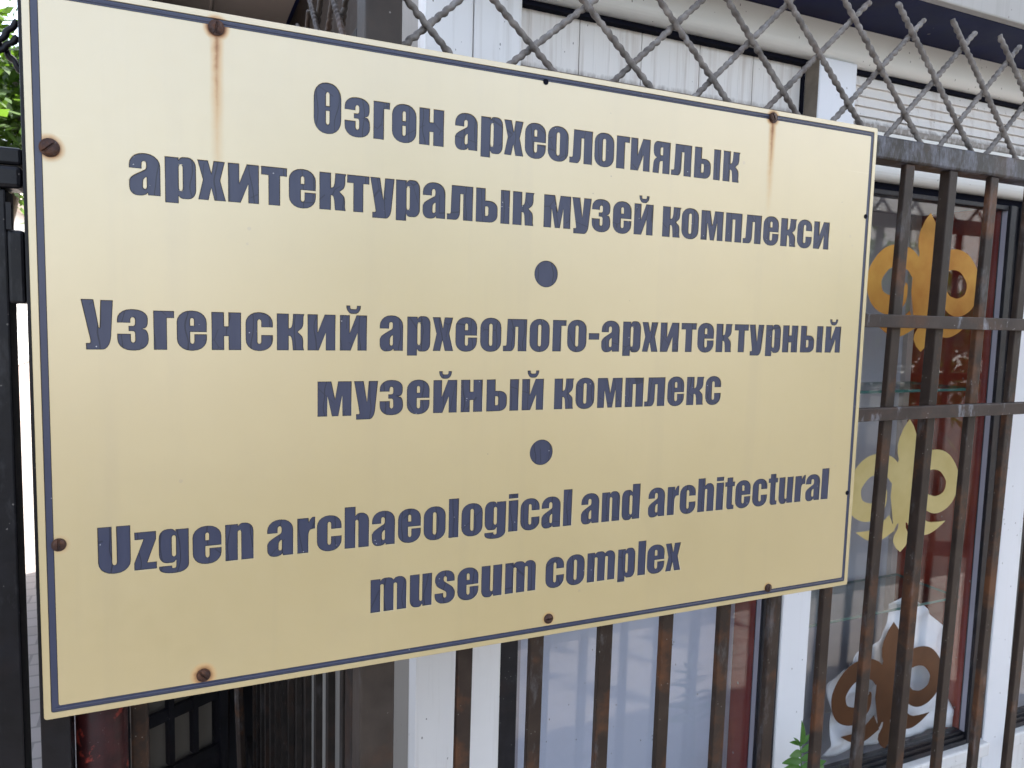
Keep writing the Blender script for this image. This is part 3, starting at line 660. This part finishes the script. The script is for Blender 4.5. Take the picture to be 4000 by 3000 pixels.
# gold ornament film on the glass of the second window
def stroke(cx, cz, pts, n=12):
    """outline of a tapering stroke through (x, z, halfwidth) with Catmull-Rom smoothing"""
    P = [Vector(p) for p in pts]; P = [P[0]*2-P[1]]+P+[P[-1]*2-P[-2]]; c = []
    for i in range(1, len(P)-2):
        for j in range(n):
            t = j/n; a, b, d, e = P[i-1], P[i], P[i+1], P[i+2]
            c.append(.5*((2*b)+(d-a)*t+(2*a-5*b+4*d-e)*t*t+(3*b-a-3*d+e)*t**3))
    c.append(P[-2]); L, Rr = [], []
    for i, p in enumerate(c):
        t = c[min(i+1, len(c)-1)]-c[max(i-1, 0)]; nn = Vector((-t.y, t.x)).normalized()
        L.append((cx+p.x+nn.x*p.z, cz+p.y+nn.y*p.z)); Rr.append((cx+p.x-nn.x*p.z, cz+p.y-nn.y*p.z))
    return L+Rr[::-1]
def emblem(cx, cz, y, k=.9854):
    """ram-horn ornament: leaf on top, trunk, two curled horns, two wings and a drop; overlapping layers 0.1 mm apart"""
    bm = bmesh.new(); ly = [y]
    def add(poly):
        b2 = fill_mesh([[(cx+(x-cx)*k, cz+(z-cz)*k) for x, z in poly]], ly[0]); me = bpy.data.meshes.new('t'); b2.to_mesh(me); b2.free(); bm.from_mesh(me); bpy.data.meshes.remove(me); ly[0] -= .00012
    mir = lambda pl: [(2*cx-x, z) for x, z in pl][::-1]
    # leaf
    half = [(0, .150), (.016, .132), (.029, .108), (.033, .090), (.031, .072), (.024, .055), (.026, .040)]
    add([(cx+x, cz+z) for x, z in half]+[(cx-x, cz+z) for x, z in half[::-1]][:-1])
    # trunk
    tr = [(.026, .060), (.034, .030), (.042, .010), (.044, -.025), (.036, -.060), (.030, -.088), (.040, -.108), (.022, -.100), (.016, -.090)]
    add([(cx+x, cz+z) for x, z in tr]+[(cx-x, cz+z) for x, z in tr[::-1]])
    # drop
    dr = [(.011, -.088), (.013, -.102), (.024, -.118), (.026, -.130), (.016, -.146), (0, -.158)]
    add([(cx+x, cz+z) for x, z in dr]+[(cx-x, cz+z) for x, z in dr[::-1]][1:])
    # horns
    hr = [(.030, .018, .019), (.052, .042, .0225), (.090, .052, .0235), (.130, .041, .0235), (.160, .003, .0225), (.150, -.039, .0215), (.112, -.056, .0210), (.076, -.044, .0165), (.062, -.016, .006), (.064, -.006, .001)]
    h = stroke(cx, cz, hr); add(h); add(mir(h))
    wg = [(.034, -.086, .022), (.075, -.108, .017), (.108, -.108, .011), (.146, -.098, .0006)]
    g = stroke(cx, cz, wg); add(g); add(mir(g))
    return bm
for cx, cz, mm in ((1.633, .5066, 'gold_orange'), (1.615, .054, 'gold'), (1.612, -.412, 'gold_brown')):
    o_ = obj('ornament_sticker', emblem(cx, cz, .3194), mm, K); o_['label'] = {'gold_orange': 'orange gold ornament sticker, topmost', 'gold': 'pale gold ornament sticker in the middle', 'gold_brown': 'brown ornament sticker before the white sheet'}[mm]

# crumpled white sheet standing inside the display
bm = bmesh.new(); Lp = [(-.577, 1.462), (-.41, 1.474), (-.353, 1.540), (-.263, 1.640), (-.235, 1.712)]; Rp = [(-.577, 1.868), (-.341, 1.864), (-.274, 1.778), (-.235, 1.722)]
def ip(P, z):
    for (a, b), (c, e) in zip(P, P[1:]):
        if a <= z <= c: return b+(e-b)*(z-a)/(c-a)
    return P[-1][1]
g = []
for j in range(41):
    z = -.577+.342*j/40; x0, x1 = ip(Lp, z), ip(Rp, z); r = []
    for i in range(41):
        x = x0+(x1-x0)*i/40; u = Vector((x*9+z*5, z*4-x*6, .3)); t = min(1, (-.26-z)/.05)
        y = .366+.022*abs(noise.noise(Vector((x*6-z*9, z*5+x*3, 9))))*2-.02+.026*noise.noise(u)+.016*math.sin((x+z*.8)*38)*noise.noise(Vector((x*7, z*7, 4)))+.010*noise.noise(u*3.1)
        r.append(bm.verts.new((x, min(.50, max(.334, y)), z+G)))
    g.append(r)
for a, b in zip(g, g[1:]):
    for i in range(40): bm.faces.new((a[i], a[i+1], b[i+1], b[i]))
sh = obj('cloth', bm, 'cloth', None, (1.68, .42, G-.577), smooth=True)
sm = sh.modifiers.new('thick', 'SOLIDIFY'); sm.thickness = .0012
tag(sh, 'crumpled white sheet propped inside the display window behind the lowest gold ornament', 'cloth')

# ------------------------------------------------------------------ shed between gate and kiosk
shed = thing('dark_shed', (.23, 2.4, 0), 'narrow shed with a brown sheet ceiling between gate and kiosk, walls added and darkened for shade', 'shed')
obj('canopy_sheet', B(.0960, .2440, 1.30, 3.9, 1.3000, 1.3060), 'canopy', shed)
obj('canopy_sheet', B(.2460, .4640, 1.30, 3.9, 1.3000, 1.3060), 'canopy', shed)
bm = bmesh.new(); tube(bm, [Vector((.245, 1.30, G+1.299)), Vector((.245, 3.9, G+1.299))], .005, 8); obj('ceiling_seam', bm, 'canopy', shed)
obj('canopy_sheet', B(-.10, .0940, 1.75, 3.9, 1.3000, 1.3060), 'canopy', shed)
obj('rear_wall', B(-.18, .4640, 3.9, 3.95, -1.1, 1.35), 'dark', shed)
bm = bmesh.new(); v = box(bm, -.02, .0, 1.5, 3.899, -1.1+G, 1.2995+G)
for q in v: q.co.x += -(q.co.y-1.5)*.06
obj('left_wall', bm, 'dark', shed)  # unseen wall added to keep the shed enclosed and dark
obj('shed_roof', B(-.20, .4640, 1.25, 4.0, 1.3065, 1.33), 'soffit', shed)
obj('shed_floor', B(-.02, .4640, .75, 3.899, -1.0995, -1.092), 'dark', shed)  # near-black sheet over the pavers paints the floor's shade
# glazed lattice door standing ajar in the shed
door = thing('lattice_door', (.12, .93, 0), 'dark framed lattice door with dim beige panes ajar inside the shed', 'door')
dv = Vector((.857, .515, 0)); dn = Vector((-.515, .857, 0)); d0 = Vector((.0674, .90, 0))
def dbox(bm, a, b, z0, z1, t0, t1):
    v = box(bm, a, b, t0, t1, z0+G, z1+G)
    for q in v: q.co = d0+dv*q.co.x+dn*q.co.y+Vector((0, 0, q.co.z))
bm = bmesh.new(); dbox(bm, .164, .184, -1.099, .30, -.012, .012); dbox(bm, -.072, -.050, -1.099, .30, -.012, .012)
for x in (-.012, .046, .104): dbox(bm, x-.0065, x+.0065, -.602, .299, -.008, .008)
for z in (-.635, -.4985, -.36, -.22, -.08, .06, .2): dbox(bm, -.0495, .1635, z, z+.026, -.006, .006)
obj('door_frame', bm, 'black', door)
bm = bmesh.new(); dbox(bm, -.0495, .1635, -.62, .29, .022, .026); obj('door_panel', bm, 'beige', door)
bm = bmesh.new(); dbox(bm, -.0495, .1635, -1.09, -.6355, -.006, .006); obj('kick_panel', bm, 'black', door)
# poles leaning in the dark behind the door
for i, (x, y, dx) in enumerate(((.25, 1.5, .05), (.29, 1.25, -.05), (.30, 2.6, .04))):
    bm = bmesh.new(); tube(bm, [Vector((x, y, 0)), Vector((x+dx, y+.2, 2.0))], .012, 8)
    tag(obj('pole', bm, 'bar', None, (x, y, 0)), ['dark pole leaning against the shed wall, tilted to the right', 'dark pole nearest the open gate leaf, tilted to the left', 'dark pole deepest inside the shed'][i], 'pole', 'poles leaning in the shed')

# ------------------------------------------------------------------ sunlit lane beyond the gate
lw = thing('lane_wall', (-1.7, 9, 0), 'low pale pink plaster wall with coping along the sunlit lane', 'wall')
obj('wall_body', B(-1.75, -1.60, 2.5, 30, -1.1, -.36), 'lanewall', lw)
obj('coping', B(-1.78, -1.57, 2.5, 30, -.3595, -.30), 'stone', lw, bevel=.01)
rl = thing('handrail', (-1.68, 9, 0), 'thin grey steel railing standing on the pink lane wall', 'railing')
bm = bmesh.new(); tube(bm, [Vector((-1.68, 2.6, G+.05)), Vector((-1.68, 29.5, G+.05))], .02, 8); obj('top_rail', bm, 'steel', rl)
for i in range(12):
    bm = bmesh.new(); tube(bm, [Vector((-1.68, 3+2.3*i, G-.2995)), Vector((-1.68, 3+2.3*i, G+.03))], .015, 8); obj('upright', bm, 'steel', rl)
hs = thing('white_house', (-5, 14, 0), 'white plastered house beyond the pink wall in full sun', 'house')
obj('wall', B(-9, -2.6, 7, 24, -1.1, 2.2), 'house', hs); obj('roof', B(-9.3, -2.3, 6.7, 24.3, 2.2, 2.4), 'canopy', hs)
for y in (8.5, 12, 15.5, 19): obj('window', B(-2.604, -2.59, y, y+1.2, .2, 1.4), 'winblue', hs)

def leafcloud(cx, cy, cz, rx, ry, rz, n, size, blobs=14, seed=1):
    rg = random.Random(seed); bm = bmesh.new(); cs = []
    for i in range(blobs):
        u = Vector((rg.gauss(0, 1), rg.gauss(0, 1), rg.gauss(0, 1))).normalized()*rg.uniform(.25, .9)
        cs.append((Vector((cx+u.x*rx, cy+u.y*ry, cz+u.z*rz)), rg.uniform(.22, .42)))
    for i in range(n):
        c, k = rg.choice(cs); u = Vector((rg.gauss(0, 1), rg.gauss(0, 1), rg.gauss(0, 1)))
        p = c+Vector((u.x*rx, u.y*ry, u.z*rz))*k*.55
        a = Vector((rg.uniform(-1, 1), rg.uniform(-1, 1), rg.uniform(-.9, .2))).normalized(); b = a.cross(Vector((rg.uniform(-1, 1), rg.uniform(-1, 1), 1))).normalized()
        s = size*rg.uniform(.6, 1.3); w_ = s*.42
        vs = [bm.verts.new(q) for q in (p, p+a*s*.4+b*w_*.5, p+a*s, p+a*s*.4-b*w_*.5)]
        bm.faces.new(vs)
    return bm, cs
def tree(name, x, y, cz, rx, ry, rz, n, size, mat, label, seed, tr=.12, group=None):
    t = thing(name, (x, y, 0), label, 'tree', group)
    bm, cs = leafcloud(x, y, cz, rx, ry, rz, n, size, 16, seed); me = obj('crown', bm, mat, t)
    bm = bmesh.new(); rg = random.Random(seed)
    tube(bm, [Vector((x+rg.uniform(-.06, .06)*i, y+rg.uniform(-.06, .06)*i, cz*i/6)) for i in range(7)], lambda q: tr*(1-.6*q), 10)
    for c, k in cs[:9]:
        p0 = Vector((x, y, cz*rg.uniform(.5, .8))); m = p0.lerp(c, .5)+Vector((0, 0, -.1)); tube(bm, [p0, m, c], lambda q: tr*.4*(1-.8*q), 6)
    obj('trunk', bm, 'bark', t, smooth=True)
tree('leafy_tree', -1.05, 5.6, 3.05, 1.0, 1.4, 1.15, 14000, .11, 'leaf', 'leafy green tree over the lane behind the top left of the black gate', 3)

# street behind the photographer, mirrored in the glass and the plaque
tree('street_tree', 7.6, -5.2, 1.55, 1.7, 1.7, .95, 3500, .24, 'leaf2', 'dark tree across the street mirrored in the upper window, nearest the kiosk', 11, .16, 'street trees across the road')
tree('street_tree', 11.5, -9.5, 2.2, 1.5, 1.5, 1.5, 3000, .30, 'leaf2', 'broad dark tree farther along the street, before the pale house', 12, .2, 'street trees across the road')
tree('street_tree', 3.2, -9.5, 2.6, 2.0, 2.0, 1.6, 4000, .28, 'leaf2', 'smaller dark tree across the street straight behind the photographer', 13, .16, 'street trees across the road')
tree('added_shade_tree', 5.2, -1.7, 5.6, 2.9, 2.9, 2.0, 7000, .34, 'leaf2', 'unseen tall tree added beside the road to shade the street behind the camera', 21, .2)  # unseen tree added to shade the road that the plaque reflects
ph = thing('pale_house', (16, -13, 0), 'pale two storey house across the street mirrored in the kiosk glass', 'house')
obj('wall', B(10, 24, -17, -13.5, -1.1, 5.2), 'house', ph); obj('roof', B(9.7, 24.3, -17.3, -13.2, 5.2, 5.4), 'canopy', ph)
for x in (11, 13.6, 16.2, 18.8, 21.4): obj('window', B(x, x+1.2, -13.502, -13.48, .4, 1.9), 'winblue', ph)

# ------------------------------------------------------------------ weed between fence and kiosk
wd = thing('weed_plant', (1.185, .165, 0), 'bright green weed with paired pointed leaves between the fence bars and a white pilaster', 'plant')
st = [Vector((1.200, .165, 0)), Vector((1.196, .163, .30)), Vector((1.192, .162, G-.52)), Vector((1.186, .160, G-.43)), Vector((1.176, .158, G-.375))]
bm = bmesh.new(); tube(bm, st, lambda q: .0032*(1-.75*q), 7); obj('stem', bm, 'weed', wd, smooth=True)
def leaflet(bm, p, d_, L, w_, up):
    d_ = d_.normalized(); s_ = d_.cross(up).normalized(); u = s_.cross(d_); N = 7; prev = None
    for i in range(N+1):
        t = i/N; c = p+d_*L*t-u*L*.22*t*t; hw = w_*math.sin(math.pi*min(1, t*.92+.06))**.8*(1-.25*t)
        cur = (bm.verts.new(c+s_*hw+u*hw*.35), bm.verts.new(c), bm.verts.new(c-s_*hw+u*hw*.35))
        if prev: bm.faces.new((prev[0], prev[1], cur[1], cur[0])); bm.faces.new((prev[1], prev[2], cur[2], cur[1]))
        prev = cur
rg = random.Random(5)
specs = []
for i in range(9):
    z = G-.372-.0165*i; L = .026+.0125*i**.85; x = 1.177+.0018*i
    for sd in (-1, 1): specs.append((Vector((x, .158+.0006*i, z)), Vector((sd*1.0, rg.uniform(-.55, .1), .45-.045*i+rg.uniform(-.1, .1))), L*rg.uniform(.85, 1.15)))
specs += [(Vector((1.176, .158, G-.376)), Vector((.12, -.1, 1)), .046), (Vector((1.176, .158, G-.378)), Vector((-.5, -.2, .8)), .030)]
for p, dd, L in specs:
    bm = bmesh.new(); leaflet(bm, p, dd, L, L*.17, Vector((.1, -.75, .65))); obj('leaf', bm, 'weed', wd, smooth=True)
tf = thing('grass_tuft', (1.335, .18, 0), 'small tuft of spiky dry grass at the foot of the second window', 'plant')
bm = bmesh.new()
for i in range(22):
    a = rg.uniform(-.5, .5); p = Vector((1.335+rg.uniform(-.006, .006), .18+rg.uniform(-.006, .006), G-.52+rg.uniform(-.02, 0)))
    q = p+Vector((a*.05, rg.uniform(-.02, .02), rg.uniform(.03, .062))); tube(bm, [p, p.lerp(q, .5)+Vector((0, 0, .006)), q], lambda t: .0009*(1-.8*t), 4)
tube(bm, [Vector((1.335, .18, 0)), Vector((1.335, .18, G-.515))], .004, 6)
obj('blades', bm, 'weed', tf)
